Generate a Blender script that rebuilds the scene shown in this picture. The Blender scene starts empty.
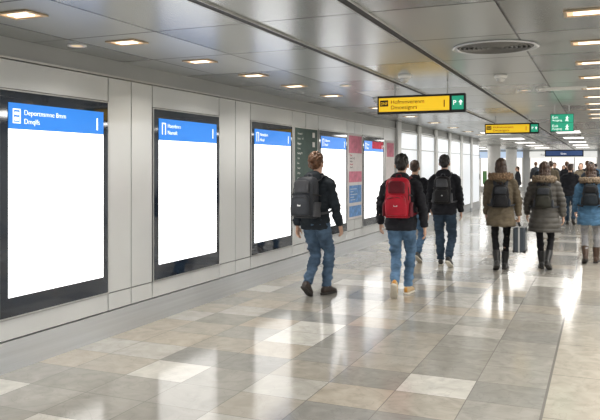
import bpy, bmesh, math, random
from mathutils import Vector as V, Matrix, noise
from math import sin, cos, pi, radians, sqrt
random.seed(7)
scene = bpy.context.scene
COL = scene.collection
try:
    scene.view_settings.view_transform = 'Standard'
    scene.view_settings.look = 'None'
except Exception: pass

# ---------------------------------------------------------------- helpers
def wm(o):
    if o.parent: return wm(o.parent) @ o.matrix_parent_inverse @ o.matrix_basis
    return o.matrix_basis.copy()
def par(c, p):
    w = wm(c); c.parent = p; c.matrix_parent_inverse = wm(p).inverted()
def new_obj(name, me, mat=None, parent=None, loc=None):
    o = bpy.data.objects.new(name, me); COL.objects.link(o)
    if loc is not None: o.location = loc
    if mat is not None and me is not None:
        for m in (mat if isinstance(mat, (list, tuple)) else [mat]): me.materials.append(m)
    if parent is not None: par(o, parent)
    return o
def empty(name, loc, label, cat, group=None):
    o = bpy.data.objects.new(name, None); COL.objects.link(o); o.location = loc
    o.empty_display_size = .1
    o["label"] = label; o["category"] = cat
    if group: o["group"] = group
    return o
def tag(o, label, cat, group=None):
    o["label"] = label; o["category"] = cat
    if group: o["group"] = group
def structure(o): o["kind"] = "structure"; return o
def add_box(bm, a, b, mi=0):
    x0,y0,z0 = a; x1,y1,z1 = b
    vs = [bm.verts.new(p) for p in ((x0,y0,z0),(x1,y0,z0),(x1,y1,z0),(x0,y1,z0),(x0,y0,z1),(x1,y0,z1),(x1,y1,z1),(x0,y1,z1))]
    for f in ((3,2,1,0),(4,5,6,7),(0,1,5,4),(1,2,6,5),(2,3,7,6),(3,0,4,7)):
        fc = bm.faces.new([vs[i] for i in f]); fc.material_index = mi
def bm_mesh(bm, name, smooth=False):
    bmesh.ops.recalc_face_normals(bm, faces=bm.faces)
    me = bpy.data.meshes.new(name); bm.to_mesh(me); bm.free()
    if smooth:
        for p in me.polygons: p.use_smooth = True
    return me
def boxes(name, lst, mat, parent=None, bevel=0, kind=None):
    mn = V([min(l[0][i] for l in lst) for i in range(3)]); mx = V([max(l[1][i] for l in lst) for i in range(3)])
    c = V(((mn.x+mx.x)/2, (mn.y+mx.y)/2, mn.z))
    bm = bmesh.new()
    for l in lst:
        add_box(bm, V(l[0])-c, V(l[1])-c, l[2] if len(l) > 2 else 0)
    me = bm_mesh(bm, name)
    o = new_obj(name, me, mat, None, c)
    if bevel:
        m = o.modifiers.new("b", 'BEVEL'); m.width = bevel; m.segments = 2; m.limit_method = 'ANGLE'
    if parent is not None: par(o, parent)
    return o
def box(name, a, b, mat, parent=None, bevel=0): return boxes(name, [(a, b)], mat, parent, bevel)
def frame_boxes(a, b, w, axis):
    i, j = {'x': (1, 2), 'y': (0, 2), 'z': (0, 1)}[axis]
    out = []
    a = list(a); b = list(b)
    for k in range(4):
        aa = a[:]; bb = b[:]
        if k == 0: bb[i] = a[i]+w
        if k == 1: aa[i] = b[i]-w
        if k == 2: bb[j] = a[j]+w; aa[i] += w; bb[i] -= w
        if k == 3: aa[j] = b[j]-w; aa[i] += w; bb[i] -= w
        out.append((aa, bb))
    return out
def lathe(profile, n=32):
    bm = bmesh.new(); prev = None
    for r, z in profile:
        ring = [bm.verts.new((r*cos(2*pi*i/n), r*sin(2*pi*i/n), z)) for i in range(n)]
        if prev:
            for i in range(n): bm.faces.new((prev[i], prev[(i+1) % n], ring[(i+1) % n], ring[i]))
        else: first = ring
        prev = ring
    bm.faces.new(first[::-1]); bm.faces.new(prev)
    return bm

# ---------------------------------------------------------------- materials
def nodes(name):
    m = bpy.data.materials.new(name); m.use_nodes = True
    nt = m.node_tree; b = nt.nodes["Principled BSDF"]
    return m, nt, b
def N(nt, t, **kw):
    n = nt.nodes.new(t)
    for k, v in kw.items(): setattr(n, k, v)
    return n
def pmat(name, col, rough=.5, metal=0, var=.12, scale=8, bump=0, bscale=60, spec=.5, stretch=None):
    m, nt, b = nodes(name)
    tc = N(nt, 'ShaderNodeTexCoord'); mp = N(nt, 'ShaderNodeMapping')
    nt.links.new(tc.outputs['Object'], mp.inputs[0])
    if stretch: mp.inputs['Scale'].default_value = stretch
    nz = N(nt, 'ShaderNodeTexNoise'); nz.inputs['Scale'].default_value = scale; nz.inputs['Detail'].default_value = 4
    nt.links.new(mp.outputs[0], nz.inputs['Vector'])
    cr = N(nt, 'ShaderNodeValToRGB')
    cr.color_ramp.elements[0].position = .3; cr.color_ramp.elements[1].position = .7
    cr.color_ramp.elements[0].color = tuple(c*(1-var) for c in col)+(1,)
    cr.color_ramp.elements[1].color = tuple(min(1, c*(1+var)) for c in col)+(1,)
    nt.links.new(nz.outputs['Fac'], cr.inputs[0]); nt.links.new(cr.outputs[0], b.inputs['Base Color'])
    b.inputs['Roughness'].default_value = rough; b.inputs['Metallic'].default_value = metal
    b.inputs['Specular IOR Level'].default_value = spec
    if bump:
        n2 = N(nt, 'ShaderNodeTexNoise'); n2.inputs['Scale'].default_value = bscale
        nt.links.new(tc.outputs['Object'], n2.inputs['Vector'])
        bp = N(nt, 'ShaderNodeBump'); bp.inputs['Strength'].default_value = bump; bp.inputs['Distance'].default_value = .004
        nt.links.new(n2.outputs['Fac'], bp.inputs['Height']); nt.links.new(bp.outputs[0], b.inputs['Normal'])
    return m
def emat(name, col, strength, base=None):
    m, nt, b = nodes(name)
    b.inputs['Base Color'].default_value = tuple(base or [c*.5 for c in col])+(1,)
    b.inputs['Emission Color'].default_value = tuple(col)+(1,)
    b.inputs['Emission Strength'].default_value = strength
    b.inputs['Roughness'].default_value = .3
    return m

def math_node(nt, op, a, b=None, c=None):
    n = N(nt, 'ShaderNodeMath', operation=op)
    for i, v in enumerate((a, b, c)):
        if v is None: continue
        if isinstance(v, (int, float)): n.inputs[i].default_value = v
        else: nt.links.new(v, n.inputs[i])
    return n.outputs[0]

def floor_material():
    m, nt, b = nodes("floor_stone_tiles")
    geo = N(nt, 'ShaderNodeNewGeometry'); sep = N(nt, 'ShaderNodeSeparateXYZ')
    nt.links.new(geo.outputs['Position'], sep.inputs[0])
    X, Y = sep.outputs[0], sep.outputs[1]
    right = math_node(nt, 'GREATER_THAN', X, -.345)
    def cells(sx, sy, ox, oy, grout):
        xs = math_node(nt, 'DIVIDE', math_node(nt, 'ADD', X, ox), sx)
        ys = math_node(nt, 'DIVIDE', math_node(nt, 'ADD', Y, oy), sy)
        fx = math_node(nt, 'FLOOR', xs); fy = math_node(nt, 'FLOOR', ys)
        cb = N(nt, 'ShaderNodeCombineXYZ'); nt.links.new(fx, cb.inputs[0]); nt.links.new(fy, cb.inputs[1])
        wn = N(nt, 'ShaderNodeTexWhiteNoise', noise_dimensions='3D'); nt.links.new(cb.outputs[0], wn.inputs['Vector'])
        gx = math_node(nt, 'LESS_THAN', math_node(nt, 'FRACT', xs), grout/sx)
        gy = math_node(nt, 'LESS_THAN', math_node(nt, 'FRACT', ys), grout/sy)
        return wn.outputs['Value'], math_node(nt, 'MAXIMUM', gx, gy)
    v1, g1 = cells(.50, .45, .345, .1, .006)
    v2, g2 = cells(1.05, 1.0, .345, .3, .008)
    r1 = N(nt, 'ShaderNodeValToRGB'); r1.color_ramp.interpolation = 'CONSTANT'
    cols = [(0, (.30, .29, .26)), (.16, (.38, .355, .305)), (.32, (.28, .275, .255)), (.46, (.42, .38, .315)), (.60, (.335, .325, .295)), (.74, (.57, .555, .51)), (.86, (.45, .435, .395))]
    e = r1.color_ramp.elements
    e[0].position = 0; e[0].color = cols[0][1]+(1,)
    e[1].position = cols[1][0]; e[1].color = cols[1][1]+(1,)
    for p, c in cols[2:]:
        x = e.new(p); x.color = c+(1,)
    nt.links.new(v1, r1.inputs[0])
    r2 = N(nt, 'ShaderNodeValToRGB'); r2.color_ramp.interpolation = 'CONSTANT'
    e = r2.color_ramp.elements
    e[0].color = (.40, .37, .31, 1); e[1].position = .35; e[1].color = (.345, .315, .26, 1)
    x = e.new(.7); x.color = (.43, .40, .34, 1)
    nt.links.new(v2, r2.inputs[0])
    mx = N(nt, 'ShaderNodeMix', data_type='RGBA'); nt.links.new(right, mx.inputs[0])
    nt.links.new(r1.outputs[0], mx.inputs[6]); nt.links.new(r2.outputs[0], mx.inputs[7])
    nz = N(nt, 'ShaderNodeTexNoise'); nz.inputs['Scale'].default_value = 5; nz.inputs['Detail'].default_value = 9; nz.inputs['Distortion'].default_value = 1.4
    nt.links.new(geo.outputs['Position'], nz.inputs['Vector'])
    mr = N(nt, 'ShaderNodeMapRange'); mr.inputs[1].default_value = .3; mr.inputs[2].default_value = .7; mr.inputs[3].default_value = .87; mr.inputs[4].default_value = 1.12
    nt.links.new(nz.outputs['Fac'], mr.inputs[0])
    n3 = N(nt, 'ShaderNodeTexNoise'); n3.inputs['Scale'].default_value = 2.2; n3.inputs['Detail'].default_value = 6; n3.inputs['Distortion'].default_value = 2.5
    nt.links.new(geo.outputs['Position'], n3.inputs['Vector'])
    vein = math_node(nt, 'ABSOLUTE', math_node(nt, 'SUBTRACT', n3.outputs['Fac'], .5))
    vr = N(nt, 'ShaderNodeMapRange'); vr.inputs[1].default_value = 0; vr.inputs[2].default_value = .02; vr.inputs[3].default_value = .88; vr.inputs[4].default_value = 1
    nt.links.new(vein, vr.inputs[0])
    tot = math_node(nt, 'MULTIPLY', mr.outputs[0], vr.outputs[0])
    mul = N(nt, 'ShaderNodeVectorMath', operation='SCALE'); nt.links.new(mx.outputs[2], mul.inputs[0]); nt.links.new(tot, mul.inputs['Scale'])
    gsel = N(nt, 'ShaderNodeMix', data_type='FLOAT'); nt.links.new(right, gsel.inputs[0]); nt.links.new(g1, gsel.inputs[2]); nt.links.new(g2, gsel.inputs[3])
    bord = math_node(nt, 'COMPARE', X, -.345, .009)
    gg = math_node(nt, 'MAXIMUM', gsel.outputs[0], bord)
    m2 = N(nt, 'ShaderNodeMix', data_type='RGBA'); nt.links.new(gg, m2.inputs[0]); nt.links.new(mul.outputs[0], m2.inputs[6]); m2.inputs[7].default_value = (.19, .18, .165, 1)
    nt.links.new(m2.outputs[2], b.inputs['Base Color'])
    rr = N(nt, 'ShaderNodeMapRange'); rr.inputs[3].default_value = .09; rr.inputs[4].default_value = .17
    nt.links.new(nz.outputs['Fac'], rr.inputs[0]); nt.links.new(rr.outputs[0], b.inputs['Roughness'])
    b.inputs['Specular IOR Level'].default_value = .6
    return m

def ceiling_material():
    m, nt, b = nodes("ceiling_metal_panels")
    geo = N(nt, 'ShaderNodeNewGeometry'); sep = N(nt, 'ShaderNodeSeparateXYZ')
    nt.links.new(geo.outputs['Position'], sep.inputs[0])
    xs = math_node(nt, 'DIVIDE', math_node(nt, 'ADD', sep.outputs[0], 1.41), .82)
    ys = math_node(nt, 'DIVIDE', math_node(nt, 'ADD', sep.outputs[1], .25), 1.15)
    cb = N(nt, 'ShaderNodeCombineXYZ'); nt.links.new(math_node(nt, 'FLOOR', xs), cb.inputs[0]); nt.links.new(math_node(nt, 'FLOOR', ys), cb.inputs[1])
    wn = N(nt, 'ShaderNodeTexWhiteNoise', noise_dimensions='3D'); nt.links.new(cb.outputs[0], wn.inputs['Vector'])
    r = N(nt, 'ShaderNodeValToRGB'); r.color_ramp.elements[0].color = (.375, .39, .39, 1); r.color_ramp.elements[1].color = (.475, .49, .485, 1)
    nt.links.new(wn.outputs['Value'], r.inputs[0])
    g = math_node(nt, 'MAXIMUM', math_node(nt, 'LESS_THAN', math_node(nt, 'FRACT', xs), .020), math_node(nt, 'LESS_THAN', math_node(nt, 'FRACT', ys), .018))
    mx = N(nt, 'ShaderNodeMix', data_type='RGBA'); nt.links.new(g, mx.inputs[0]); nt.links.new(r.outputs[0], mx.inputs[6]); mx.inputs[7].default_value = (.008, .008, .008, 1)
    nt.links.new(mx.outputs[2], b.inputs['Base Color'])
    b.inputs['Metallic'].default_value = .6
    ro = N(nt, 'ShaderNodeMapRange'); ro.inputs[3].default_value = .24; ro.inputs[4].default_value = .32
    nt.links.new(wn.outputs['Value'], ro.inputs[0]); nt.links.new(ro.outputs[0], b.inputs['Roughness'])
    return m

M = {}
M['floor'] = floor_material(); M['ceil'] = ceiling_material()
M['panel'] = pmat("wall_panel_satin", (.63, .645, .65), .25, .2, .03, 2)
M['panel2'] = pmat("fascia_grey", (.40, .41, .41), .45, .2, .04, 2)
M['dark'] = pmat("dark_joint", (.02, .02, .022), .6, 0, .1)
M['steel'] = pmat("brushed_steel", (.56, .58, .60), .36, .6, .08, 5, .06, 90, stretch=(1, .1, 6))
M['ventg'] = pmat("vent_grey", (.16, .16, .155), .5, .3, .1)
M['alu'] = pmat("aluminium", (.55, .55, .54), .35, .8, .05)
M['black'] = pmat("black_glass", (.010, .016, .028), .05, 0, .2, spec=.8)
M['blackm'] = pmat("black_matte", (.010, .010, .011), .6, 0, .2)
M['white'] = pmat("white_paint", (.8, .8, .78), .45, 0, .03)
M['pill'] = pmat("pillar_cladding", (.72, .73, .73), .35, .1, .03)
M['screen'] = emat("lit_white_screen", (1, 1, 1), 1.35, (.8, .8, .8))
M['blue'] = emat("lit_blue_header", (.02, .20, .68), .95)
M['wtext'] = emat("lit_white_lettering", (1, 1, 1), 1.0, (.8, .8, .8))
M['yellow'] = emat("yellow_sign_face", (.94, .60, .02), .62, (.85, .5, .02))
M['ink'] = pmat("black_ink", (.006, .006, .006), .6, 0, .1)
M['green'] = emat("green_exit_face", (.02, .36, .21), .75)
M['warm'] = emat("warm_diffuser", (1, .68, .40), .9)
M['hot'] = emat("lamp_tube", (1, .88, .70), 2.8)
M['rim'] = pmat("lamp_rim", (.50, .38, .25), .35, .5, .1)
M['panel_light'] = emat("white_luminous_panel", (1, .98, .94), 2.2)
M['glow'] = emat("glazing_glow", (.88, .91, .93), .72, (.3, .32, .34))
M['infogreen'] = pmat("info_board_green", (.085, .125, .115), .6, 0, .15, 6, spec=.2)
M['paper'] = pmat("poster_paper", (.74, .70, .71), .7, 0, .06, 9, spec=.2)
M['pink'] = pmat("poster_pink", (.66, .24, .33), .7, 0, .2, 12, spec=.2)
M['red'] = pmat("poster_red", (.55, .06, .10), .7, 0, .3, 9, spec=.2)
M['pblue'] = pmat("poster_blue", (.16, .32, .62), .7, 0, .3, 14, spec=.2)
M['signblue'] = emat("dark_blue_sign_face", (.03, .08, .24), .5)

# ---------------------------------------------------------------- camera
cam = bpy.data.cameras.new("camera"); co = bpy.data.objects.new("camera", cam); COL.objects.link(co)
co.location = (0, 0, 1.6); co.rotation_euler = (radians(90), 0, radians(23.2))
cam.sensor_width = 36; cam.lens = 42; cam.shift_y = -44/600; cam.clip_start = .05; cam.clip_end = 300
scene.camera = co
w = bpy.data.worlds.new("world"); scene.world = w; w.use_nodes = True
w.node_tree.nodes["Background"].inputs[0].default_value = (.98, .99, 1, 1)
w.node_tree.nodes["Background"].inputs[1].default_value = 1.0

# ---------------------------------------------------------------- room
WX = -4.22; CH = 2.6; YB = -4; YE = 46
def struct_box(name, a, b, mat, bevel=0):
    return structure(box(name, a, b, mat, None, bevel))
struct_box("floor", (-9, YB, -.1), (5, YE, 0), M['floor'])
struct_box("ceiling", (-9, YB, CH), (5, YE, CH+.1), M['ceil'])
boxlist = [(3.99, 5.30), (6.0, 7.37), (8.19, 9.55), (10.60, 12.0), (12.89, 14.35)]
lst = [((WX-.15, YB, 0), (WX-.03, 27, CH), 1)]
def pan(y0, y1, z0, z1): lst.append(((WX-.031, y0+.007, z0+.005), (WX, y1-.007, z1-.005), 0))
prev = YB
for (a, b) in boxlist+[(27, 27)]:
    if prev == YB: n = 6
    elif a == 27: n = 14
    else: n = 2
    for i in range(n):
        u0, u1 = prev+(a-prev)*i/n, prev+(a-prev)*(i+1)/n
        pan(u0, u1, .245, .41); pan(u0, u1, .41, 2.43)
    if b > a:
        pan(a, b, .245, .41); pan(a, b, 2.20, 2.43)
    prev = b
o = boxes("wall_left", lst, [M['panel'], M['dark']]); structure(o)
structure(boxes("baseboard_left", [((WX-.03, YB, .0), (WX+.008, 27, .238), 0)], [M['steel']]))
structure(boxes("trim_1", [((WX-.03, YB, 2.432), (WX+.02, 27, 2.45), 0), ((WX-.03, YB, 2.45), (WX-.012, 27, 2.6), 1)], [M['alu'], M['panel2']]))
structure(boxes("wall_right", [((4.3, YB, 0), (4.4, YE, CH))], [M['panel']]))
structure(boxes("baseboard_right", [((4.27, YB, 0), (4.3, YE, .2))], [M['steel']]))
structure(boxes("wall_far", [((-9, YE, 0), (5, YE+.1, CH))], [M['panel']]))
structure(boxes("wall_recess", [((-9, 27, 0), (-8.9, YE, CH)), ((-9, 26.9, 0), (WX-.15, 27, CH))], [M['panel']]))
k = 2
for x in (-2.23, -1.41):
    structure(boxes("trim_%d" % k, [((x-.028, YB, CH-.012), (x+.028, YE, CH-.001), 0), ((x-.033, YB, CH-.015), (x-.028, YE, CH-.001), 1), ((x+.028, YB, CH-.015), (x+.033, YE, CH-.001), 1)], [M['blackm'], M['alu']])); k += 1

# ---------------------------------------------------------------- text
def text(body, size, mat, mtx, parent, name="lettering", align='LEFT', ext=.0008, xs=1.0, thin=.008):
    c = bpy.data.curves.new(name, 'FONT'); c.body = body; c.size = size; c.extrude = ext; c.align_x = align; c.offset = -size*thin
    t = bpy.data.objects.new(name+"_tmp", c); COL.objects.link(t)
    bpy.context.view_layer.update()
    dg = bpy.context.evaluated_depsgraph_get()
    me = bpy.data.meshes.new_from_object(t.evaluated_get(dg))
    bpy.data.objects.remove(t)
    me.materials.clear()
    o = new_obj(name, me, mat)
    o.matrix_basis = mtx @ Matrix.Diagonal((xs, 1, 1, 1))
    par(o, parent); return o
def on_wall(x, y, z):
    return Matrix(((0, 0, 1, x), (1, 0, 0, y), (0, 1, 0, z), (0, 0, 0, 1)))
def on_cross(x, y, z):
    return Matrix(((1, 0, 0, x), (0, 0, -1, y), (0, 1, 0, z), (0, 0, 0, 1)))
def arrow_up(parent, x, y, z, s, mat):
    bm = bmesh.new()
    P = [(-.5, 0), (0, .6), (.5, 0), (.16, 0), (.16, -.6), (-.16, -.6), (-.16, 0)]
    fr = [bm.verts.new((a*s, 0, b*s)) for a, b in P]; bk = [bm.verts.new((a*s, .0012, b*s)) for a, b in P]
    bm.faces.new(fr); bm.faces.new(bk[::-1])
    for i in range(7): bm.faces.new((fr[i], fr[(i+1) % 7], bk[(i+1) % 7], bk[i]))
    o = new_obj("arrow_symbol", bm_mesh(bm, "arrow"), mat, None, (x, y, z)); par(o, parent)

# ---------------------------------------------------------------- lightboxes
def lightbox(i, y0, y1):
    lab = ["lit blank advertising display with blue header reading number 1", "white lit advertising display with blue header and arch symbol",
           "white lit display with narrow blue header in black frame", "white lit advertising display beside the coloured poster",
           "white lit display with red and blue header"][i]
    r = empty("advertising_lightbox", (WX, (y0+y1)/2, .41), lab, "advertising display", "lit advertising displays along the wall")
    boxes("frame", frame_boxes((WX, y0+.004, .412), (WX+.012, y1-.004, 2.198), .012, 'x'), M['alu'], r, .002)
    box("glass_surround", (WX, y0+.016, .424), (WX+.009, y1-.016, 2.186), M['black'], r)
    sy0, sy1 = y0+.10, y1-.085; zt, zb = 2.095, .575
    hz = 1.89 if i != 1 else 1.87
    box("screen", (WX+.0095, sy0, zb), (WX+.014, sy1, hz), M['screen'], r)
    box("header_band", (WX+.0095, sy0, hz+.001), (WX+.015, sy1, zt), M['blue'], r)
    if i == 4:
        box("header_band", (WX+.0152, sy0+.5, hz+.06), (WX+.016, sy1, zt), M['red'], r)
    tx = WX+.0165
    words = [("Deportnsmne 8mm", "Dmqlfs"), ("Haembnrs", "Namoft"), ("Nmtnbnrs", "Hosd"), ("Debnrsen", "Hamd"), ("Dorm", "Bam")][i]
    if i == 0:
        boxes("pictogram", frame_boxes((tx, sy0+.04, 1.935), (tx+.001, sy0+.12, 2.05), .010, 'x')+[((tx, sy0+.058, 1.955), (tx+.001, sy0+.102, 1.985)), ((tx, sy0+.058, 2.0), (tx+.001, sy0+.102, 2.025))], M['wtext'], r)
    else:
        boxes("pictogram", [((tx, sy0+.05, 1.93), (tx+.001, sy0+.063, 2.04)), ((tx, sy0+.107, 1.93), (tx+.001, sy0+.12, 2.04)), ((tx, sy0+.05, 2.04), (tx+.001, sy0+.12, 2.052))], M['wtext'], r)
    text(words[0], .060, M['wtext'], on_wall(tx, sy0+.155, 2.005), r, thin=.012)
    text(words[1], .060, M['wtext'], on_wall(tx, sy0+.155, 1.935), r, thin=.012)
    text("1", .16, M['wtext'], on_wall(tx, sy1-.13, 1.925), r, thin=0)
    return r
for i, (a, b) in enumerate(boxlist): lightbox(i, a, b)

r = empty("information_board", (WX, 10.07, .95), "dark grey-green information board with small white text", "information board")
box("panel", (WX, 9.62, .95), (WX+.012, 10.53, 2.18), M['infogreen'], r, .003)
boxes("frame", frame_boxes((WX, 9.605, .935), (WX+.016, 10.545, 2.195), .015, 'x'), M['alu'], r)
for j in range(12):
    text(["Terminal 1", "Gates 1 - 18", "Baggage", "Trains", "Parking P2", "Taxi", "Bus", "Hotel", "Shops", "Lounge", "Info", "Exit"][j], .045, M['white'], on_wall(WX+.013, 9.72, 2.08-j*.075), r, thin=.012)
for j in range(3): box("pictogram", (WX+.0125, 10.32, 2.05-j*.15), (WX+.014, 10.42, 2.13-j*.15), M['white'], r)
r = empty("wall_poster", (WX, 12.45, .62), "pale pink and white printed notice with blue map blocks", "poster")
box("board", (WX, 12.05, .62), (WX+.012, 12.85, 2.2), M['paper'], r, .003)
box("picture", (WX+.0125, 12.08, 1.84), (WX+.014, 12.82, 2.16), M['pink'], r)
box("picture", (WX+.0125, 12.08, 1.30), (WX+.014, 12.82, 1.50), M['pink'], r)
box("map", (WX+.0125, 12.10, .92), (WX+.014, 12.80, 1.24), M['pblue'], r)
box("map", (WX+.0125, 12.10, .66), (WX+.014, 12.80, .86), M['pblue'], r)
for j in range(5):
    box("route_line", (WX+.0145, 12.16, .97+j*.05), (WX+.0152, 12.3+random.random()*.4, .978+j*.05), M['white'], r)
for j in range(5):
    text(["Metro", "Linien U1 U2", "Abfahrt", "Ankunft", "Zone A"][j], .05, M['red' if j % 3 == 0 else 'ink'], on_wall(WX+.0125, 12.14, 1.78-j*.055), r)
r = empty("wall_poster", (WX, 14.8, .7), "pale poster with pink heading beside the display", "poster")
box("board", (WX, 14.5, .7), (WX+.012, 15.15, 2.15), M['paper'], r, .003)
box("picture", (WX+.0125, 14.55, 1.8), (WX+.014, 15.1, 2.1), M['pink'], r)

for i in range(6):
    y0 = 15.3+1.95*i
    r = empty("wall_pilaster", (WX, y0+.1, 0), "slim light grey wall pilaster between glazed bays", "pilaster", "pilasters along the wall")
    box("shaft", (WX+.001, y0, .12), (WX+.06, y0+.3, 2.6-.002), M['pill'], r, .015)
    box("base", (WX+.02, y0-.01, .0), (WX+.07, y0+.31, .12), M['steel'], r, .01)
    a, b = y0+.32, y0+1.93
    if b > 27.05: continue
    r = empty("glazed_bay", (WX, (a+b)/2, .25), "tall pale glass bay in aluminium frame", "glazing", "glazed bays along the wall")
    boxes("frame", frame_boxes((WX+.002, a, .25), (WX+.04, b, 2.4), .04, 'x')+[((WX+.002, a+.04, 1.98), (WX+.036, b-.04, 2.01))], M['alu'], r)
    box("glass", (WX+.001, a+.03, .28), (WX+.02, b-.03, 2.37), M['glow'], r)

# ---------------------------------------------------------------- ceiling fixtures
def fixture_src():
    hw, hd = .14, .10
    r = empty("ceiling_light", (0, 0, 0), "recessed rectangular ceiling light with warm glow", "ceiling light", "recessed warm ceiling lights")
    fr = boxes("lamp_housing", frame_boxes((-hw, -hd, -.012), (hw, hd, 0), .022, 'z'), M['rim'], r, .003)
    df = box("diffuser", (-hw+.02, -hd+.02, -.006), (hw-.02, hd-.02, -.001), M['warm'], r)
    t1 = box("lamp_tube", (-hw+.06, -.042, -.012), (hw-.06, -.015, -.006), M['hot'], r, .003)
    t2 = box("lamp_tube", (-hw+.06, .015, -.012), (hw-.06, .042, -.006), M['hot'], r, .003)
    return r, [fr, df, t1, t2]
src, parts = fixture_src()
pos = [(-3.5, 2.39+1.12*i) for i in range(6)] + [(-3.5, 9.3+2.24*i) for i in range(7)] + [(-.08, 2.5+1.2*i) for i in range(12)]
for i, (x, y) in enumerate(pos):
    if i == 0: src.location = (x, y, CH); rr = src
    else:
        rr = src.copy(); COL.objects.link(rr); rr.location = (x, y, CH)
        for p in parts:
            q = p.copy(); COL.objects.link(q); q.parent = rr
    ld = bpy.data.lights.new("lamp", 'AREA'); ld.shape = 'RECTANGLE'; ld.size = .16; ld.size_y = .1; ld.energy = 10; ld.color = (1, .94, .86); ld.spread = radians(140)
    lo = bpy.data.objects.new("lamp", ld); COL.objects.link(lo); lo.location = (x, y, CH-.018)
def lum(x0, x1, y0, y1, e):
    r = empty("luminous_or_fill_panel", ((x0+x1)/2, (y0+y1)/2, CH), "square white luminous ceiling panel or added fill panel in thin metal frame", "ceiling light", "white luminous ceiling panels")
    boxes("frame", frame_boxes((x0, y0, CH-.015), (x1, y1, CH), .025, 'z'), M['alu'], r)
    box("diffuser", (x0+.02, y0+.02, CH-.01), (x1-.02, y1-.02, CH-.001), M['panel_light'], r)
    ld = bpy.data.lights.new("lamp", 'AREA'); ld.shape = 'RECTANGLE'; ld.size = x1-x0-.06; ld.size_y = y1-y0-.06; ld.energy = e; ld.color = (1, .98, .95)
    lo = bpy.data.objects.new("lamp", ld); COL.objects.link(lo); lo.location = ((x0+x1)/2, (y0+y1)/2, CH-.02)
for i in range(14): lum(1.3, 2.5, -2.6+3*i, -1.4+3*i, 74)  # added fill panels with lamps, out of view at right, to brighten the hall
for i in range(5): lum(-1.2, -.5, 21+4.6*i, 22.6+4.6*i, 26)
for i in range(5): lum(-3.3, -2.5, 21+4.6*i, 22.6+4.6*i, 26)
for i in range(4): lum(-6.8, -5.6, 28.5+4.4*i, 30+4.4*i, 42)

r = empty("round_air_vent", (-.81, 6.05, CH), "large round grey ceiling air diffuser with concentric rings", "air vent")
me = bm_mesh(lathe([(.35, -.001), (.355, -.010), (.325, -.014), (.315, -.004), (.31, -.001)], 48), "rim", True)
o = new_obj("vent_rim", me, M['steel'], None, (-.81, 6.05, CH)); par(o, r)
me = bm_mesh(lathe([(.312, -.001), (.31, -.003)], 48), "plate")
o = new_obj("vent_plate", me, M['blackm'], None, (-.81, 6.05, CH)); par(o, r)
for q in range(7):
    R = .300-q*.038
    me = bm_mesh(lathe([(R, -.003), (R-.003, -.012), (R-.012, -.014), (R-.016, -.003)], 40), "ring", True)
    o = new_obj("vent_ring", me, M['ventg'], None, (-.81, 6.05, CH)); par(o, r)
for (x, y) in ((-3.98, 4.6), (-.91, 9.6), (-2.9, 8.2), (-.91, 12.2)):
    r = empty("round_downlight", (x, y, CH), "small round recessed downlight", "ceiling light", "small round downlights")
    o = new_obj("trim_ring", bm_mesh(lathe([(.075, -.001), (.078, -.008), (.055, -.01), (.05, -.002)], 24), "tr", True), M['white'], None, (x, y, CH)); par(o, r)
    o = new_obj("lamp_lens", bm_mesh(lathe([(.05, -.001), (.048, -.005)], 24), "ll"), M['warm'], None, (x, y, CH)); par(o, r)
for (x, y) in ((-1.97, 7.5), (-1.0, 7.9), (-3.0, 9.9)):
    r = empty("dome_camera", (x, y, CH), "white ceiling dome camera with dark lens", "security camera")
    o = new_obj("mount", bm_mesh(lathe([(.07, 0), (.07, -.03), (.06, -.04)], 24), "mt", True), M['white'], None, (x, y, CH)); par(o, r)
    o = new_obj("dome", bm_mesh(lathe([(.05*cos(a*pi/16)+.001, -.04-.05*sin(a*pi/16)) for a in range(8)], 20), "dm", True), M['alu'], None, (x, y, CH)); par(o, r)
r = empty("linear_air_grille", (-.45, 9.6, CH), "white slotted ceiling air grille", "air vent")
boxes("frame", frame_boxes((-.75, 9.45, CH-.012), (-.15, 9.75, CH), .02, 'z'), M['white'], r)
for i in range(7): box("louvre", (-.73, 9.48+.035*i, CH-.01), (-.17, 9.493+.035*i, CH-.001), M['white'], r)

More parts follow.
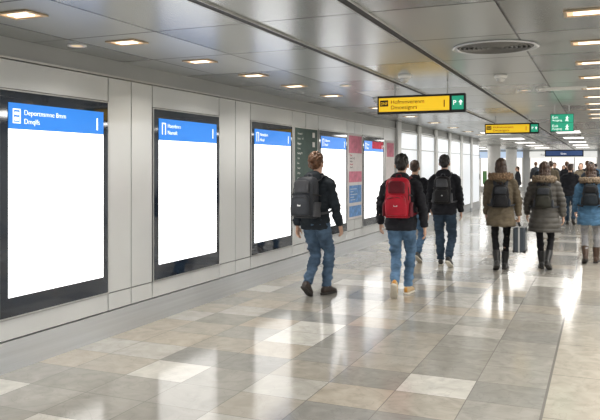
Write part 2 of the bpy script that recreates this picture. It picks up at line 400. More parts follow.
# ---------------------------------------------------------------- hanging signs
def sign(x, y, w, h, top, label, kind):
    r = empty("hanging_direction_sign", (x, y, top-h), label, "sign")
    x0, x1 = x-w/2, x+w/2; zb = top-h
    box("sign_box", (x0, y-.04, zb), (x1, y+.04, top), M['blackm'], r, .006)
    for sx in (x0+w*.2, x1-w*.2):
        box("hanging_rod", (sx-.008, y-.008, top), (sx+.008, y+.008, CH), M['alu'], r)
    f = y-.0412
    if kind == 'yellow':
        g = w*.145
        box("sign_face", (x0+.022, f-.001, zb+.028), (x1-g-.03, f, top-.026), M['yellow'], r)
        box("exit_face", (x1-g, f-.001, zb+.032), (x1-.018, f, top-.030), M['green'], r)
        m = h/.215
        boxes("pictogram", [((x0+.035, f-.002, zb+h*.42), (x0+.035+.10*m, f-.001, zb+h*.76))], M['ink'], r)
        text("DNF", .05*m, M['yellow'], on_cross(x0+.043, f-.0025, zb+h*.50), r, xs=.85, thin=0)
        text("Hofmmverenm", .066*m, M['ink'], on_cross(x0+.05+.115*m, f-.002, zb+h*.55), r, thin=0)
        text("Dmoesignrs", .066*m, M['ink'], on_cross(x0+.05+.115*m, f-.002, zb+h*.25), r, thin=0)
        text("1", .12*m, M['ink'], on_cross(x1-g-.12, f-.002, zb+h*.30), r, thin=0)
        text("P", .075*m, M['wtext'], on_cross(x1-g+.012, f-.002, zb+h*.39), r, thin=0)
        arrow_up(r, x1-.052, f-.0022, zb+h*.52, .048*m, M['wtext'])
    elif kind == 'green':
        for z0, z1 in ((zb+.008, zb+h*.5-.002), (zb+h*.5+.002, top-.008)):
            box("sign_face", (x0+.008, f-.001, z0), (x1-.008, f, z1), M['green'], r)
        for zz in (zb+.01, zb+h*.5+.005):
            text("Exit", .06, M['wtext'], on_cross(x0+.03, f-.002, zz+.065), r)
            text("Ausgang", .045, M['wtext'], on_cross(x0+.03, f-.002, zz+.022), r)
            boxes("running_figure", [((x0+.25, f-.002, zz+.045), (x0+.265, f-.001, zz+.085)), ((x0+.253, f-.002, zz+.09), (x0+.268, f-.001, zz+.104)), ((x0+.235, f-.002, zz+.02), (x0+.25, f-.001, zz+.046)), ((x0+.264, f-.002, zz+.015), (x0+.276, f-.001, zz+.046)), ((x0+.232, f-.002, zz+.07), (x0+.287, f-.001, zz+.077))], M['wtext'], r)
    elif kind == 'blue':
        box("sign_face", (x0+.05, f-.001, zb+.05), (x1-.05, f, top-.05), M['signblue'], r)
        text("Gates", .11, M['wtext'], on_cross(x0+.7, f-.002, zb+.10), r)
    return r
sign(-1.97, 8.27, 1.06, .22, 2.45, "yellow hanging direction sign with black text and green end panel", 'yellow')
sign(-1.62, 14.5, 1.04, .21, 2.45, "yellow and black hanging direction sign further along", 'yellow')
sign(-.57, 12.2, .36, .29, 2.45, "green hanging emergency exit sign with running figures", 'green')
sign(-1.55, 35, 1.7, .32, 2.36, "dark blue overhead direction sign", 'blue')

# ---------------------------------------------------------------- far concourse
glowm = emat("shop_glow", (1, .96, .90), 1.3)
def shopfront(p0, p1, axis, colr, words, sgn):
    (a0, a1), pl = (p0, p1), sgn
    def B(u0, u1, d0, d1, z0, z1):
        if axis == 'x': return ((pl+d0, u0, z0), (pl+d1, u1, z1))
        return ((u0, pl-d1, z0), (u1, pl-d0, z1))
    c = (a0+a1)/2
    r = empty("shopfront", (pl, c, 0) if axis == 'x' else (c, pl, 0), "brightly lit shopfront with %s fascia and glazed bays" % colr[0], "shopfront", "lit shopfronts")
    boxes("display_window", [B(a0+.1, a1-.1, .0, .02, .3, 2.1)], glowm, r)
    boxes("fascia", [B(a0+.05, a1-.05, 0, .12, 2.12, 2.5)], emat("fascia_"+colr[0], colr[1], .85), r)
    fr = [B(a0, a0+.1, 0, .1, 0, 2.58), B(a1-.1, a1, 0, .1, 0, 2.58), B(a0+.1, a1-.1, 0, .1, 0, .3)]
    nn = 3
    for i in range(1, nn):
        u = a0+(a1-a0)*i/nn; fr.append(B(u-.03, u+.03, 0, .08, .3, 2.1))
    boxes("frame", fr, M['alu'], r)
    for i in range(9):
        u = a0+.35+(a1-a0-.7)*i/8+random.uniform(-.08, .08)
        boxes("display_item", [B(u-.13, u+.13, .021, .035, .32+random.random()*.5, .9+random.random()*.9)], pmat("item", (random.random()*.45+.06, random.random()*.28+.04, random.random()*.2+.03), .5), r)
    if axis == 'x': text(words, .22, M['ink'], on_wall(pl+.122, a0+.8, 2.22), r)
    else: text(words, .22, M['ink'], on_cross(a0+.7, pl-.122, 2.22), r)
cl = [("pink", (.75, .5, .56)), ("white", (.85, .85, .82)), ("pale blue", (.5, .62, .8)), ("white", (.85, .85, .82)), ("white", (.9, .88, .84))]
for i in range(4): shopfront(27.4+4.5*i, 31.7+4.5*i, 'x', cl[i], ["Cafe", "Shop", "Info", "Books"][i], -8.88)
for i in range(3): shopfront(-8.4+4.3*i, -4.4+4.3*i, 'y', cl[(i+2) % 5], ["Tickets", "Exit", "Market"][i], YE-.01)
for i, (x, y) in enumerate(((-4.6, 27.6), (-4.6, 34), (-4.6, 41))):
    r = empty("pillar", (x, y, 0), "white rounded concourse pillar with steel base", "pillar", "white pillars")
    o = new_obj("shaft", bm_mesh(lathe([(.3, .2), (.3, 2.5), (.34, 2.6)], 28), "sh", True), M['pill'], None, (x, y, 0)); par(o, r)
    o = new_obj("base", bm_mesh(lathe([(.33, 0), (.33, .2), (.30, .205)], 28), "bs"), M['steel'], None, (x, y, 0)); par(o, r)

# ================================================================ PEOPLE
def ring_loft(bm, rings, n=18, p=2.0):
    prev = None
    for c, u, v in rings:
        vs = []
        for i in range(n):
            a = 2*pi*i/n; ca, sa = cos(a), sin(a)
            if p != 2.0:
                ca = math.copysign(abs(ca)**(2/p), ca); sa = math.copysign(abs(sa)**(2/p), sa)
            vs.append(bm.verts.new(c+u*ca+v*sa))
        if prev:
            for i in range(n): bm.faces.new((prev[i], prev[(i+1) % n], vs[(i+1) % n], vs[i]))
        else: bm.faces.new(vs[::-1])
        prev = vs
    bm.faces.new(prev)
def catmull(P, k=4):
    out = []
    n = len(P)
    for i in range(n-1):
        p0 = P[max(i-1, 0)]; p1 = P[i]; p2 = P[i+1]; p3 = P[min(i+2, n-1)]
        for j in range(k):
            t = j/k
            out.append(.5*((2*p1)+(p2-p0)*t+(2*p0-5*p1+4*p2-p3)*t*t+(3*p1-p0-3*p2+p3)*t*t*t))
    out.append(P[-1]); return out
def tube(bm, pts, rad, flat=1.0, side=V((1, 0, 0)), n=14, cap=True, k=4):
    Q = catmull([V(p) for p in pts], k); R = catmull([V((r, 0, 0)) for r in rad], k)
    rings = []
    for i, q in enumerate(Q):
        t = (Q[min(i+1, len(Q)-1)]-Q[max(i-1, 0)]).normalized()
        u = (side-t*side.dot(t)).normalized(); v = t.cross(u)
        rings.append((q, u*R[i].x, v*R[i].x*flat, t, R[i].x))
    out = [(a, b, c) for a, b, c, _, _ in rings]
    if cap:
        a, b, c, t, r = rings[0]; out = [(a-t*r*.85, b*.45, c*.45), (a-t*r*.5, b*.85, c*.85)]+out
        a, b, c, t, r = rings[-1]; out = out+[(a+t*r*.5, b*.85, c*.85), (a+t*r*.85, b*.45, c*.45)]
    ring_loft(bm, out, n)
def ellipsoid(bm, c, r, seg=20):
    bmesh.ops.create_uvsphere(bm, u_segments=seg, v_segments=seg//2+2, radius=1, matrix=Matrix.Translation(V(c)) @ Matrix.Diagonal((r[0], r[1], r[2], 1)))
def fuse(bm, voxel, smooth=4, disp=None, name="m"):
    bmesh.ops.recalc_face_normals(bm, faces=bm.faces)
    me = bpy.data.meshes.new("t"); bm.to_mesh(me); bm.free()
    o = bpy.data.objects.new("t", me); COL.objects.link(o)
    m = o.modifiers.new("r", 'REMESH'); m.mode = 'VOXEL'; m.voxel_size = voxel
    s = o.modifiers.new("s", 'SMOOTH'); s.factor = .5; s.iterations = smooth
    bpy.context.view_layer.update()
    dg = bpy.context.evaluated_depsgraph_get()
    res = bpy.data.meshes.new_from_object(o.evaluated_get(dg)); res.name = name
    bpy.data.objects.remove(o); bpy.data.meshes.remove(me)
    if disp:
        nn = [v.normal.copy() for v in res.vertices]
        for v, nv in zip(res.vertices, nn): v.co = v.co+nv*disp(v.co)
    for p in res.polygons: p.use_smooth = True
    return res
def fold(amp, sx=9, sz=16):
    def f(c):
        return amp*(noise.noise(V((c.x*sx, c.y*sx, c.z*sz)))+.6*noise.noise(V((c.x*sx*2+5, c.y*sx*2, c.z*sz*2.2))))
    return f
def quilt(amp, pitch, z0=0):
    def f(c): return amp*(abs(sin(pi*(c.z-z0)/pitch))**.6-.6)+.004*noise.noise(c*14)
    return f
def fur(amp):
    def f(c): return amp*(abs(noise.noise(c*60))+.4*noise.noise(c*25))
    return f

SKIN = pmat("skin", (.62, .38, .27), .5, 0, .08, 6)
def cloth(name, c, rough=.8, var=.25, bump=.35): return pmat(name, c, rough, 0, var, 7, bump, 140, .25)

def make_person(label, loc, heading, H, footL, footR, armL, armR, lean=3, hz=.925, top='jacket', bulk=1.0, hem=-.10,
                topmat=None, legmat=None, slim=1.0, shoemat=None, solemat=None, hairmat=None, longhair=False, boots=False,
                hood=None, headturn=0, vox=.0062, cv=.011, quilted=False, topname="jacket", furmat=None, grip=None, headoff=(0, 0), flare=1.0, curly=0, heeltab=None):
    out = {}
    s = H/1.75
    PM = Matrix.Translation(V(loc)) @ Matrix.Rotation(heading, 4, 'Z') @ Matrix.Diagonal((s, s, s, 1))
    T = Matrix.Translation((0, 0, hz)) @ Matrix.Rotation(-radians(lean), 4, 'X')
    X = V((1, 0, 0))
    def tt(x, y, z): return T @ V((x, y, z))
    legs = {}
    for sd, (fy, fp, xo) in ((-1, footL), (1, footR)):
        fp = radians(fp)
        fwd = V((sd*.13, cos(fp), -sin(fp))).normalized(); sv = V((1, 0, 0)); sv = (sv-fwd*sv.dot(fwd)).normalized(); up = sv.cross(fwd)
        S = V((sd*.085+xo, fy, 0))
        mz = min((S-fwd*.075).z, (S+fwd*.17).z); S.z -= mz
        A = S+up*.09
        hip = V((sd*.09, 0, hz-.03)); L1, L2 = .43, .42
        d = A-hip; D = min(d.length, L1+L2-.002); dn = d.normalized()
        a = (L1*L1-L2*L2+D*D)/(2*D); h = sqrt(max(0, L1*L1-a*a))
        f = V((sd*.1, 1, 0)); f = (f-dn*f.dot(dn)).normalized()
        K = hip+dn*a+f*h
        legs[sd] = (hip, K, A, S, fwd, sv, up)
    arms = {}
    for sd, (pt, ab, el) in ((-1, armL), (1, armR)):
        pt, ab, el = radians(pt), radians(ab), radians(el)
        Sh = V((sd*.175, -.005, .455))
        d1 = V((sd*sin(ab), sin(pt)*cos(ab), -cos(pt)*cos(ab)))
        d2 = V((sd*sin(ab)*.25, sin(pt+el), -cos(pt+el))).normalized()
        E = Sh+d1*.285; W = E+d2*.25
        arms[sd] = (T @ Sh, T @ E, T @ W, (T.to_3x3() @ d2).normalized())
    bm = bmesh.new()
    prof = [(-.08, .13, .09, 0), (0, .155, .11, -.01), (.08, .145, .10, 0), (.18, .125, .085, .005), (.30, .14, .10, .005), (.40, .155, .10, 0), (.46, .14, .085, -.005), (.51, .09, .065, -.008), (.54, .058, .058, -.006), (.60, .052, .056, .004), (.66, .05, .055, .012)]
    ring_loft(bm, [(tt(0, y, z), X*a, (T.to_3x3() @ V((0, 1, 0)))*b) for z, a, b, y in prof])
    hx, hy = headoff
    HM = T @ Matrix.Translation((hx, hy, .62)) @ Matrix.Rotation(radians(headturn), 4, 'Z') @ Matrix.Rotation(radians(lean*.8), 4, 'X') @ Matrix.Translation((0, 0, -.62))
    hb = bmesh.new()
    ellipsoid(hb, (0, .012, .722), (.074, .094, .10)); ellipsoid(hb, (0, .035, .665), (.058, .068, .062)); ellipsoid(hb, (0, .07, .628), (.03, .03, .022))
    ellipsoid(hb, (0, .113, .685), (.011, .018, .014)); ellipsoid(hb, (0, .105, .705), (.008, .012, .028)); ellipsoid(hb, (0, .098, .648), (.024, .012, .008))
    ellipsoid(hb, (0, .095, .728), (.045, .014, .009))
    for sd in (-1, 1): ellipsoid(hb, (sd*.080, -.002, .69), (.012, .02, .032)); ellipsoid(hb, (sd*.038, .075, .675), (.022, .02, .022))
    hb.transform(HM); tmp = bpy.data.meshes.new("t"); hb.to_mesh(tmp); hb.free(); bm.from_mesh(tmp); bpy.data.meshes.remove(tmp)
    sl = .45+.55*slim if slim < 1 else 1
    for sd in (-1, 1):
        Sh, E, W, d2 = arms[sd]
        tube(bm, [Sh+V((-sd*.04, 0, .01)), Sh.lerp(E, .35), E, E.lerp(W, .35), W], [.056, .048, .038, .039, .027])
        m = V((-sd, 0, 0)); m = (m-d2*m.dot(d2)).normalized(); f = d2.cross(m)
        if f.y < 0: f = -f
        gr = grip == sd
        ring_loft(bm, [(W-d2*.02, f*.026, m*.019), (W+d2*.02, f*.03, m*.017), (W+d2*.055, f*.040, m*.015), (W+d2*.088, f*.041, m*.013)], 14)
        for q, (off, ln) in enumerate(((.0315, .074), (.0105, .083), (-.0105, .076), (-.0315, .058))):
            p = W+d2*.082+f*off; ang = 0; pts = [p]; spread = f*off*.1
            for sgi in range(3):
                ang += radians((62 if gr else 14)+q*2)
                l = ln*(.45, .3, .25)[sgi]
                p = p+(d2*cos(ang)+m*sin(ang))*l+spread*.3; pts.append(p)
            tube(bm, pts, [.0095, .009, .0085, .0075], n=8, k=2, side=f)
        p = W+d2*.025+f*.028
        td = (d2*.75+f*.55+m*.3).normalized(); td2 = (d2*.9+f*.15+m*(.7 if gr else .35)).normalized()
        tube(bm, [p, p+td*.035, p+td*.035+td2*.03, p+td*.035+td2*.055], [.013, .011, .010, .008], n=8, k=2, side=m)
        out['hand%d' % sd] = PM @ (W+d2*.10+m*.02)
        hip, K, A, S, fwd, sv, up = legs[sd]
        tube(bm, [hip+V((0, 0, .05)), hip.lerp(K, .4), K, K.lerp(A, .35), A], [.076*sl, .066*sl, .046*sl, .046*sl, .032*sl])
        tube(bm, [S+up*.045-fwd*.045, S+up*.05+fwd*.02, S+up*.032+fwd*.10, S+up*.022+fwd*.155], [.03, .036, .03, .018], flat=.8, side=sv)
    me = fuse(bm, vox, 2, None, "person")
    body = new_obj("person", me, SKIN); body.matrix_basis = PM
    tag(body, label, "person")
    out['body'] = body; out['PM'] = PM; out['T'] = T
    def child(name, me, mat, p=None):
        o = bpy.data.objects.new(name, me); COL.objects.link(o); me.materials.append(mat); o.parent = p or body; return o
    for sd in (-1, 1):
        eb = bmesh.new(); ellipsoid(eb, (sd*.03, .092, .702), (.012, .011, .008), 10); ellipsoid(eb, (sd*.03, .101, .702), (.005, .004, .005), 8); eb.transform(HM)
        child("eye", bm_mesh(eb, "eye", True), M['ink'])
    hb = bmesh.new()
    cu = 1+curly*.12
    ellipsoid(hb, (0, -.008, .745), (.083*cu, .098*cu, .094*cu)); ellipsoid(hb, (0, -.04, .69), (.068*cu, .058*cu, .06))
    if longhair:
        ellipsoid(hb, (0, -.045, .66), (.082, .065, .10)); ellipsoid(hb, (.008, -.07, .58), (.098, .062, .10)); ellipsoid(hb, (-.025, -.115, .49), (.065, .05, .11)); ellipsoid(hb, (.045, -.11, .48), (.035, .04, .09))
        for sd in (-1, 1): ellipsoid(hb, (sd*.066, .0, .65), (.028, .05, .11))
    hb.transform(HM)
    cam_ = 1+curly*1.4
    strand = (lambda c: .008*noise.noise(V((c.x*90, c.y*90, c.z*7)))+.010*noise.noise(V((c.x*40, c.y*40, c.z*6)))) if longhair else (lambda c: cam_*(.008*noise.noise(V((c.x*60, c.y*60, c.z*28)))+.007*noise.noise(c*24)))
    child("hair", fuse(hb, .006, 2, strand, "hair"), hairmat)
    bm = bmesh.new()
    ring_loft(bm, [(tt(0, y, z), X*a, V((0, 1, 0))*b) for z, a, b, y in ((-.10, .15*sl, .115, 0), (-.03, .175, .13, -.008), (.04, .172, .125, -.008), (.12, .155, .108, 0))])
    for sd in (-1, 1):
        hip, K, A, S, fwd, sv, up = legs[sd]
        end = A.lerp(K, .02 if not boots else .35)
        tube(bm, [hip+V((0, 0, .03)), hip.lerp(K, .3), hip.lerp(K, .7), K, K.lerp(A, .35), K.lerp(A, .7), end],
             [max(q*slim, mn) for q, mn in ((.10, .09*sl), (.094, .082*sl), (.080, .070*sl), (.071, .060*sl), (.070, .060*sl), (.062, .052*sl), (.060, .048*sl))], cap=False, n=18)
    child("trousers", fuse(bm, cv, 2, fold(.018*slim, 8, 22), "trousers"), legmat)
    for sd in (-1, 1):
        hip, K, A, S, fwd, sv, up = legs[sd]
        bm = bmesh.new()
        R = [(-.082, .024, .045), (-.072, .034, .075), (-.03, .039, .10), (.03, .041, .095), (.08, .044, .072), (.12, .046, .058), (.155, .042, .048), (.18, .031, .038), (.192, .018, .028)]
        ring_loft(bm, [(S+fwd*t+up*(.018+h/2), sv*w_, up*h/2) for t, w_, h in R], 16, 2.4)
        if boots:
            tube(bm, [A-up*.03, A+up*.03, A.lerp(K, .25), A.lerp(K, .45)], [.046, .050, .058, .064], cap=False)
        sh = child("boot" if boots else "shoe", fuse(bm, .008, 2, None, "shoe"), shoemat)
        bm = bmesh.new()
        R2 = [(-.09, .022), (-.08, .036), (-.03, .041), (.05, .040), (.11, .049), (.155, .046), (.185, .033), (.198, .016)]
        ring_loft(bm, [(S+fwd*t+up*.014, sv*w_, up*.014) for t, w_ in R2], 16, 5)
        child("sole", bm_mesh(bm, "sole", True), solemat, sh)
        if heeltab:
            bm = bmesh.new()
            ring_loft(bm, [(S-fwd*.078+up*.035, sv*.020, fwd*.008), (S-fwd*.080+up*.065, sv*.018, fwd*.008), (S-fwd*.072+up*.092, sv*.014, fwd*.008)], 12, 3)
            child("heel_tab", bm_mesh(bm, "ht", True), heeltab, sh)
        if not boots:
            bm = bmesh.new()
            for q in range(4):
                c = S+fwd*(.045+q*.02)+up*(.112-q*.011)
                tube(bm, [c-sv*.022, c+up*.004, c+sv*.022], [.0035]*3, n=6, k=2, side=fwd)
            child("lace", bm_mesh(bm, "lace", True), solemat, sh)
    bm = bmesh.new(); B = bulk
    Yv = T.to_3x3() @ V((0, 1, 0)); prof = []
    if hem < -.2:
        prof += [(hem, .210*flare, .175*flare, 0), (hem*.6, .208*flare, .173*flare, 0), (hem*.3, .200, .163, -.005)]
    else: prof += [(hem, .186, .142, -.005)]
    prof += [(.0, .184, .140, -.005), (.12, .172, .130, 0), (.22, .176, .130, 0), (.34, .192, .133, 0), (.42, .190, .125, -.003), (.475, .160, .105, -.006), (.515, .110, .088, -.006), (.545, .082, .080, -.003), (.585, .076, .078, .004)]
    rr = []
    for z, a, b, y in prof:
        bb = B if z < .45 else (1+(B-1)*.4)
        rr.append((V((0, y, hz+z)) if z < 0 else tt(0, y, z), X*a*bb, (Yv if z >= 0 else V((0, 1, 0)))*b*bb))
    ring_loft(bm, rr, 24)
    for sd in (-1, 1):
        Sh, E, W, d2 = arms[sd]
        sb = .5+.5*B
        tube(bm, [Sh+V((-sd*.06, 0, .012)), Sh+V((-sd*.005, 0, -.005)), Sh.lerp(E, .4), E, E.lerp(W, .4), W-d2*.015], [.068*sb, .074*sb, .069*sb, .062*sb, .057*sb, .046*sb], cap=False, n=18)
        ellipsoid(bm, Sh+V((-sd*.008, 0, -.005)), (.074*sb, .074*sb, .072*sb))
    jk = child(topname, fuse(bm, cv, 2, quilt(.020, .085) if quilted else fold(.020, 8, 16), topname), topmat)
    bm = bmesh.new(); yf = .133*B
    ring_loft(bm, [(tt(0, .0+yf+.004, .42), X*.006, V((0, 0, 1))*.004), (tt(0, yf+.006, .25), X*.006, Yv*.005), (tt(0, yf+.012, .05), X*.006, Yv*.005)], 8)
    child("zip", bm_mesh(bm, "zip", True), M['blackm'], jk)
    for sd in (-1, 1):
        Sh, E, W, d2 = arms[sd]; bm = bmesh.new()
        tube(bm, [W-d2*.045, W-d2*.015, W-d2*.004], [.049, .047, .042], cap=False, n=16)
        child("cuff", bm_mesh(bm, "cuff", True), topmat, jk)
    if hood:
        bm = bmesh.new()
        k_ = 1.08 if hood == 'fur' else 1
        ellipsoid(bm, (0, -.105, .51), (.125*k_, .07*k_, .085)); ellipsoid(bm, (0, -.09, .56), (.11*k_, .06, .05))
        bm.transform(T); child("hood", fuse(bm, .010, 3, fold(.012), "hood"), topmat, jk)
        if hood == 'fur':
            bm = bmesh.new(); pts = []
            for q in range(13):
                a = radians(-60+q*25)
                pts.append(T @ V((.142*cos(a+pi), -.045-.155*sin(a), .545+.0*max(0, sin(a)))))
            tube(bm, pts, [.043]*13, n=12, side=V((0, 0, 1)))
            child("fur_trim", fuse(bm, .0065, 1, fur(.036), "fur"), furmat, jk)
    return out

def make_backpack(label, P, mat, mat2, w=.30, h=.46, d=.17, yb=-.135, zb=.06, bulk=1.0, yshift=0):
    PM, T = P['PM'], P['T']
    base = PM @ T @ Matrix.Translation((0, yb*bulk-.012, zb))
    r = bpy.data.objects.new("backpack", None); COL.objects.link(r); r.matrix_basis = base; r.empty_display_size = .1
    tag(r, label, "backpack")
    def ch(name, bm, mt, smooth=True, sub=1, p=None):
        o = bpy.data.objects.new(name, bm_mesh(bm, name, smooth)); COL.objects.link(o); o.data.materials.append(mt); o.parent = p or r
        if sub: m = o.modifiers.new("s", 'SUBSURF'); m.levels = sub; m.render_levels = sub
        return o
    X = V((1, 0, 0)); Y = V((0, 1, 0))
    def rb(x0, z0, z1, w_, d_, yc, taper=.8):
        bm = bmesh.new(); R = []
        for t, k in ((0, .6), (.02, .82), (.07, .97), (.3, 1.0), (.6, .98), (.8, .93), (.92, .82), (.98, .6), (1, .38)):
            R.append((V((x0, yc+(d_/2)*(1-k)*.6, z0+(z1-z0)*t)), X*w_/2*(k*.35+.65 if t < .5 else k), Y*d_/2*(k*.5+.5)))
        ring_loft(bm, R, 28, 3.0)
        for v in bm.verts: v.co += V((noise.noise(v.co*12+V((3, 0, 0))), noise.noise(v.co*12), 0))*.014
        return bm
    ch("main_compartment", rb(0, 0, h, w, d, -d/2), mat)
    ch("front_pocket", rb(0, .03, h*.56, w*.8, d*.45, -d-.01), mat)
    ch("top_pocket", rb(0, h*.60, h*.90, w*.66, d*.3, -d+.0), mat2)
    for sd in (-1, 1): ch("side_pocket", rb(sd*w*.49, .02, h*.4, .05, d*.7, -d/2), mat2)
    bm = bmesh.new(); tube(bm, [V((-.03, -.03, h-.02)), V((-.025, -.03, h+.03)), V((.025, -.03, h+.03)), V((.03, -.03, h-.02))], [.008]*4, n=8); ch("handle", bm, mat2)
    bm = bmesh.new(); pts = [V((-w*.44, -d*.80, h*.45)), V((-w*.44, -d*.80, h*.68)), V((-w*.30, -d*.74, h*.92)), V((0, -d*.72, h*.985)), V((w*.30, -d*.74, h*.92)), V((w*.44, -d*.80, h*.68)), V((w*.44, -d*.80, h*.45))]
    tube(bm, pts, [.006]*7, n=6); ch("zip", bm, M['blackm'])
    bm = bmesh.new(); tube(bm, [V((-w*.33, -d*1.22, h*.46)), V((0, -d*1.27, h*.50)), V((w*.33, -d*1.22, h*.46))], [.005]*3, n=6); ch("zip", bm, M['blackm'])
    bm = bmesh.new(); add_box(bm, (-.022, -d*1.27, h*.28), (.022, -d*1.2, h*.32)); ch("badge", bm, M['alu'], False, 0)
    for sd in (-1, 1):
        bm = bmesh.new(); tube(bm, [V((sd*w*.50, -.02, h*.55)), V((sd*w*.52, -d*.5, h*.56)), V((sd*w*.47, -d*.95, h*.57))], [.009]*3, n=8, flat=.5, side=V((0, 0, 1))); ch("compression_strap", bm, M['blackm'])
    off = V((0, yb*bulk-.012, zb))
    for sd in (-1, 1):
        Bk = bulk
        path = [(.075, -.15*Bk, zb+h-.05), (.088, -.115*Bk, .50), (.095, -.06, .538), (.098, .0, .548), (.10, .07, .522), (.108, .125*Bk, .45), (.12, .150*Bk, .36), (.145, .145*Bk, .26), (.178*Bk, .09, .17), (.192*Bk, .0, .12), (.17*Bk, -.09, .10), (.12, -.145*Bk, .09)]
        Q = catmull([V((sd*a, b, c)) for a, b, c in path], 3); bm = bmesh.new(); R = []
        for i, q in enumerate(Q):
            t = (Q[min(i+1, len(Q)-1)]-Q[max(0, i-1)]).normalized()
            nrm = V((q.x*.6 if q.z < .3 else q.x*.2, q.y, max(0, q.z-.42)*2.2)); nrm = (nrm-t*nrm.dot(t)).normalized()
            sdv = t.cross(nrm); ww = .03 if i < len(Q)*.55 else .014
            R.append((q-off+nrm*.006, sdv*ww, nrm*.008))
        ring_loft(bm, R, 12, 3); ch("shoulder_strap", bm, mat2, True, 0)
    return r

blk = cloth("black_jacket_cloth", (.015, .016, .021)); navy = cloth("dark_navy_jacket_cloth", (.017, .023, .03))
den1 = cloth("denim_mid", (.07, .115, .18), .85, .45); den2 = cloth("denim_bright", (.09, .165, .27), .85, .45); den3 = cloth("denim_dark", (.035, .058, .09), .85, .3)
legb = cloth("black_leggings", (.010, .010, .012)); lgry = cloth("light_grey_trouser_cloth", (.30, .30, .31))
taupe = cloth("taupe_coat_cloth", (.13, .105, .072)); olive = cloth("grey_brown_puffer", (.085, .080, .072), .5); bluec = cloth("blue_coat_cloth", (.07, .16, .27))
red = cloth("red_nylon", (.40, .012, .028), .45); dred = cloth("maroon_nylon", (.12, .007, .015), .5)
gry = cloth("charcoal_blue_nylon", (.034, .038, .046), .55); gry2 = cloth("grey_nylon", (.065, .068, .076), .6); bnyl = cloth("black_nylon", (.012, .012, .014), .5)
dolive = cloth("dark_olive_nylon", (.03, .03, .024), .6)
hbrown = pmat("brown_hair", (.10, .042, .016), .5, 0, .5, 40, .3); hblack = pmat("black_hair", (.012, .009, .008), .4, 0, .4, 40, .3); hdark = pmat("dark_brown_hair", (.045, .022, .012), .4, 0, .7, 30, .3, stretch=(3, 3, .4))
furb = pmat("brown_fur", (.23, .15, .09), .9, 0, .7, 45, .6); furg = pmat("beige_fur", (.21, .16, .11), .9, 0, .7, 45, .6)
shd = pmat("dark_brown_leather", (.03, .02, .016), .5); sht = pmat("tan_suede", (.50, .36, .20), .75); shk = pmat("black_leather", (.012, .012, .012), .4)
soled = pmat("dark_sole", (.03, .027, .025), .7); solew = pmat("pale_sole", (.62, .58, .50), .7)
bootb = pmat("brown_boot_leather", (.06, .032, .018), .55); orange = pmat("orange_heel_patch", (.55, .25, .04), .6)

D = radians
p1 = make_person("person walking in dark jacket and blue jeans with grey backpack", (-3.21, 7.98, 0), D(-9), 1.76, (-.18, 32, .045), (.19, 0, -.045), (-10, 11, 16), (12, 12, 14), lean=4, hz=.92, headoff=(-.02, 0),
                 topmat=navy, legmat=den1, shoemat=shd, solemat=soled, hairmat=hbrown, hood='plain', curly=.9)
make_backpack("charcoal blue-grey backpack worn over a dark jacket", p1, gry, gry2, w=.32, h=.50, d=.2, zb=.03)
p2 = make_person("person walking in black jacket and blue jeans with red backpack", (-2.235, 8.36, 0), D(4), 1.75, (-.27, 48, .045), (.22, 0, -.045), (12, 20, 16), (-8, 18, 22), lean=3, hz=.915,
                 topmat=blk, legmat=den2, shoemat=sht, solemat=solew, hairmat=hblack, slim=.93, bulk=1.05, hood='plain', curly=.25, heeltab=orange)
make_backpack("bright red backpack worn over a black jacket", p2, red, dred, w=.32, h=.49, d=.18, zb=.05)
p3 = make_person("person in black hooded jacket and dark jeans with black backpack", (-2.27, 11.1, 0), D(4), 1.77, (.16, 0, .01), (-.18, 25, .0), (4, 10, 40), (2, 12, 20), lean=3,
                 topmat=blk, legmat=den3, shoemat=shk, solemat=solew, hairmat=hblack, hood='plain', bulk=1.04, curly=.25)
make_backpack("black backpack with grey panels worn by a walker", p3, bnyl, gry2, w=.27, h=.43)
p4 = make_person("person in black jacket and blue jeans, half hidden", (-2.85, 11.5, 0), D(0), 1.69, (.18, 0, 0), (-.18, 28, 0), (6, 8, 20), (-4, 10, 10),
                 topmat=blk, legmat=den2, shoemat=shk, solemat=solew, hairmat=hdark)
p5 = make_person("person in taupe winter coat with fur hood carrying small suitcase", (-1.40, 11.1, 0), D(6), 1.71, (-.16, 20, .03), (.16, 0, -.03), (2, 9, 28), (3, 16, 4), lean=2,
                 topmat=taupe, legmat=legb, shoemat=shk, solemat=soled, hairmat=hdark, longhair=True, hem=-.23, bulk=1.05, hood='fur', furmat=furb, slim=.75, boots=True, topname="coat", grip=1, flare=1.03)
make_backpack("black backpack worn over a taupe coat", p5, bnyl, gry, w=.26, h=.36, bulk=1.07, zb=.06, d=.13)
p6 = make_person("person in grey-brown quilted coat with fur hood and dark boots", (-.79, 11.45, 0), D(0), 1.66, (.14, 0, .03), (-.16, 22, -.03), (5, 18, 24), (-3, 18, 20), lean=2,
                 topmat=olive, legmat=legb, shoemat=shk, solemat=soled, hairmat=hdark, longhair=True, hem=-.30, bulk=1.15, hood='fur', furmat=furg, slim=.78, boots=True, topname="coat", quilted=True, flare=1.05)
make_backpack("dark olive backpack on a quilted coat", p6, dolive, gry, w=.27, h=.36, bulk=1.17, zb=.08, d=.13)
p7 = make_person("person in blue winter coat with dark backpack, pale trousers and boots", (-.14, 12.45, 0), D(0), 1.62, (-.16, 18, .0), (.14, 0, 0), (4, 14, 40), (2, 12, 30), lean=2,
                 topmat=bluec, legmat=lgry, shoemat=bootb, solemat=soled, hairmat=hdark, longhair=True, hem=-.24, bulk=1.10, hood='fur', furmat=furg, slim=.85, boots=True, topname="coat")
make_backpack("dark navy backpack worn over a blue coat", p7, navy, bnyl, w=.27, h=.38, bulk=1.11, zb=.10, d=.12)
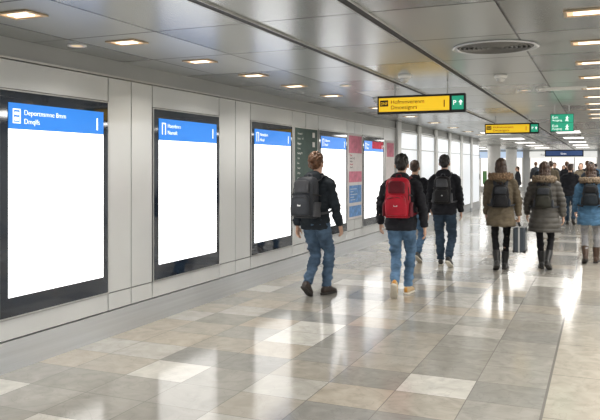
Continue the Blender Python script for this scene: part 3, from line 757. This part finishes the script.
far = [(-1.24, 30.5, 1.78, blk, legb, "distant person in black coat"), (-.63, 27.2, 1.70, taupe, legb, "distant person in brown coat"), (-.25, 22.0, 1.72, navy, den3, "distant person in navy jacket"),
       (-1.9, 34, 1.75, gry, den3, "distant person in grey jacket"), (-.75, 20.5, 1.66, blk, den3, "distant person in black jacket"), (-2.6, 36, 1.7, bluec, legb, "distant person in blue jacket"), (-.3, 33, 1.75, blk, den1, "distant person in dark jacket and jeans")]
fp = []
for i, (x, y, h, tm, lm, lb) in enumerate(far):
    fp.append(make_person(lb, (x, y, 0), D((0, 180, 5, 170, 0, 10, 180)[i]), h, (.15, 0, 0), (-.16, 22, 0), (8, 10, 20), (-8, 10, 20), topmat=tm, legmat=lm, shoemat=shk, solemat=soled,
                hairmat=(hbrown, hdark, hblack)[i % 3], hem=(-.1, -.3)[i % 2], bulk=1.06, vox=.0085, cv=.016))
def copy_tree(o, parent=None):
    c = o.copy(); COL.objects.link(c)
    if parent is not None: c.parent = parent
    for q in list(o.children): copy_tree(q, c)
    return c
for i, (x, y, a) in enumerate(((-.9, 36, 0), (-1.7, 38, 180), (-.45, 29.5, 0), (-3.2, 40, 20), (-1.0, 41, 170), (-2.2, 30, 180), (-.2, 38, 0), (-1.55, 25.5, 5), (-3.4, 33, 90), (-.5, 43, 0), (-2.4, 43, 180))):
    c = copy_tree(fp[(i*3+1) % 7]['body'])
    s = c.matrix_basis.to_scale()[0]*(.95+.03*(i % 4))
    c.matrix_basis = Matrix.Translation((x, y, 0)) @ Matrix.Rotation(D(a), 4, 'Z') @ Matrix.Diagonal((s, s, s, 1))

# small suitcase in the hand of p5
hp = p5['hand1']
bz = hp.z-.45; bx, by = hp.x+.03, hp.y
r = empty("small_suitcase", (bx, by, bz), "small dark blue-grey hard case with black edges held by handle", "suitcase")
silver = pmat("blue_grey_shell", (.055, .068, .085), .3, .4, .15, 6)
box("shell", (bx-.09, by-.17, bz), (bx+.09, by+.17, bz+.38), silver, r, .03)
boxes("trim_band", frame_boxes((bx-.012, by-.175, bz-.004), (bx+.012, by+.175, bz+.384), .01, 'x'), M['alu'], r)
for sx in (-1, 1): box("corner_guard", (bx+sx*.077-.016, by-.173, bz-.003), (bx+sx*.077+.016, by+.173, bz+.04), M['blackm'], r, .01)
for yy in (-.1, .1):
    box("latch", (bx-.02, by+yy-.018, bz+.375), (bx+.02, by+yy+.018, bz+.39), M['alu'], r, .002)
bm = bmesh.new(); tube(bm, [V((.03, -.07, -.07)), V((.01, -.065, -.01)), V((0, 0, 0)), V((.01, .065, -.01)), V((.03, .07, -.07))], [.010]*5, n=10)
o = new_obj("handle", bm_mesh(bm, "h", True), M['blackm'], None, hp); par(o, r)
print("DONE", len(bpy.data.objects))
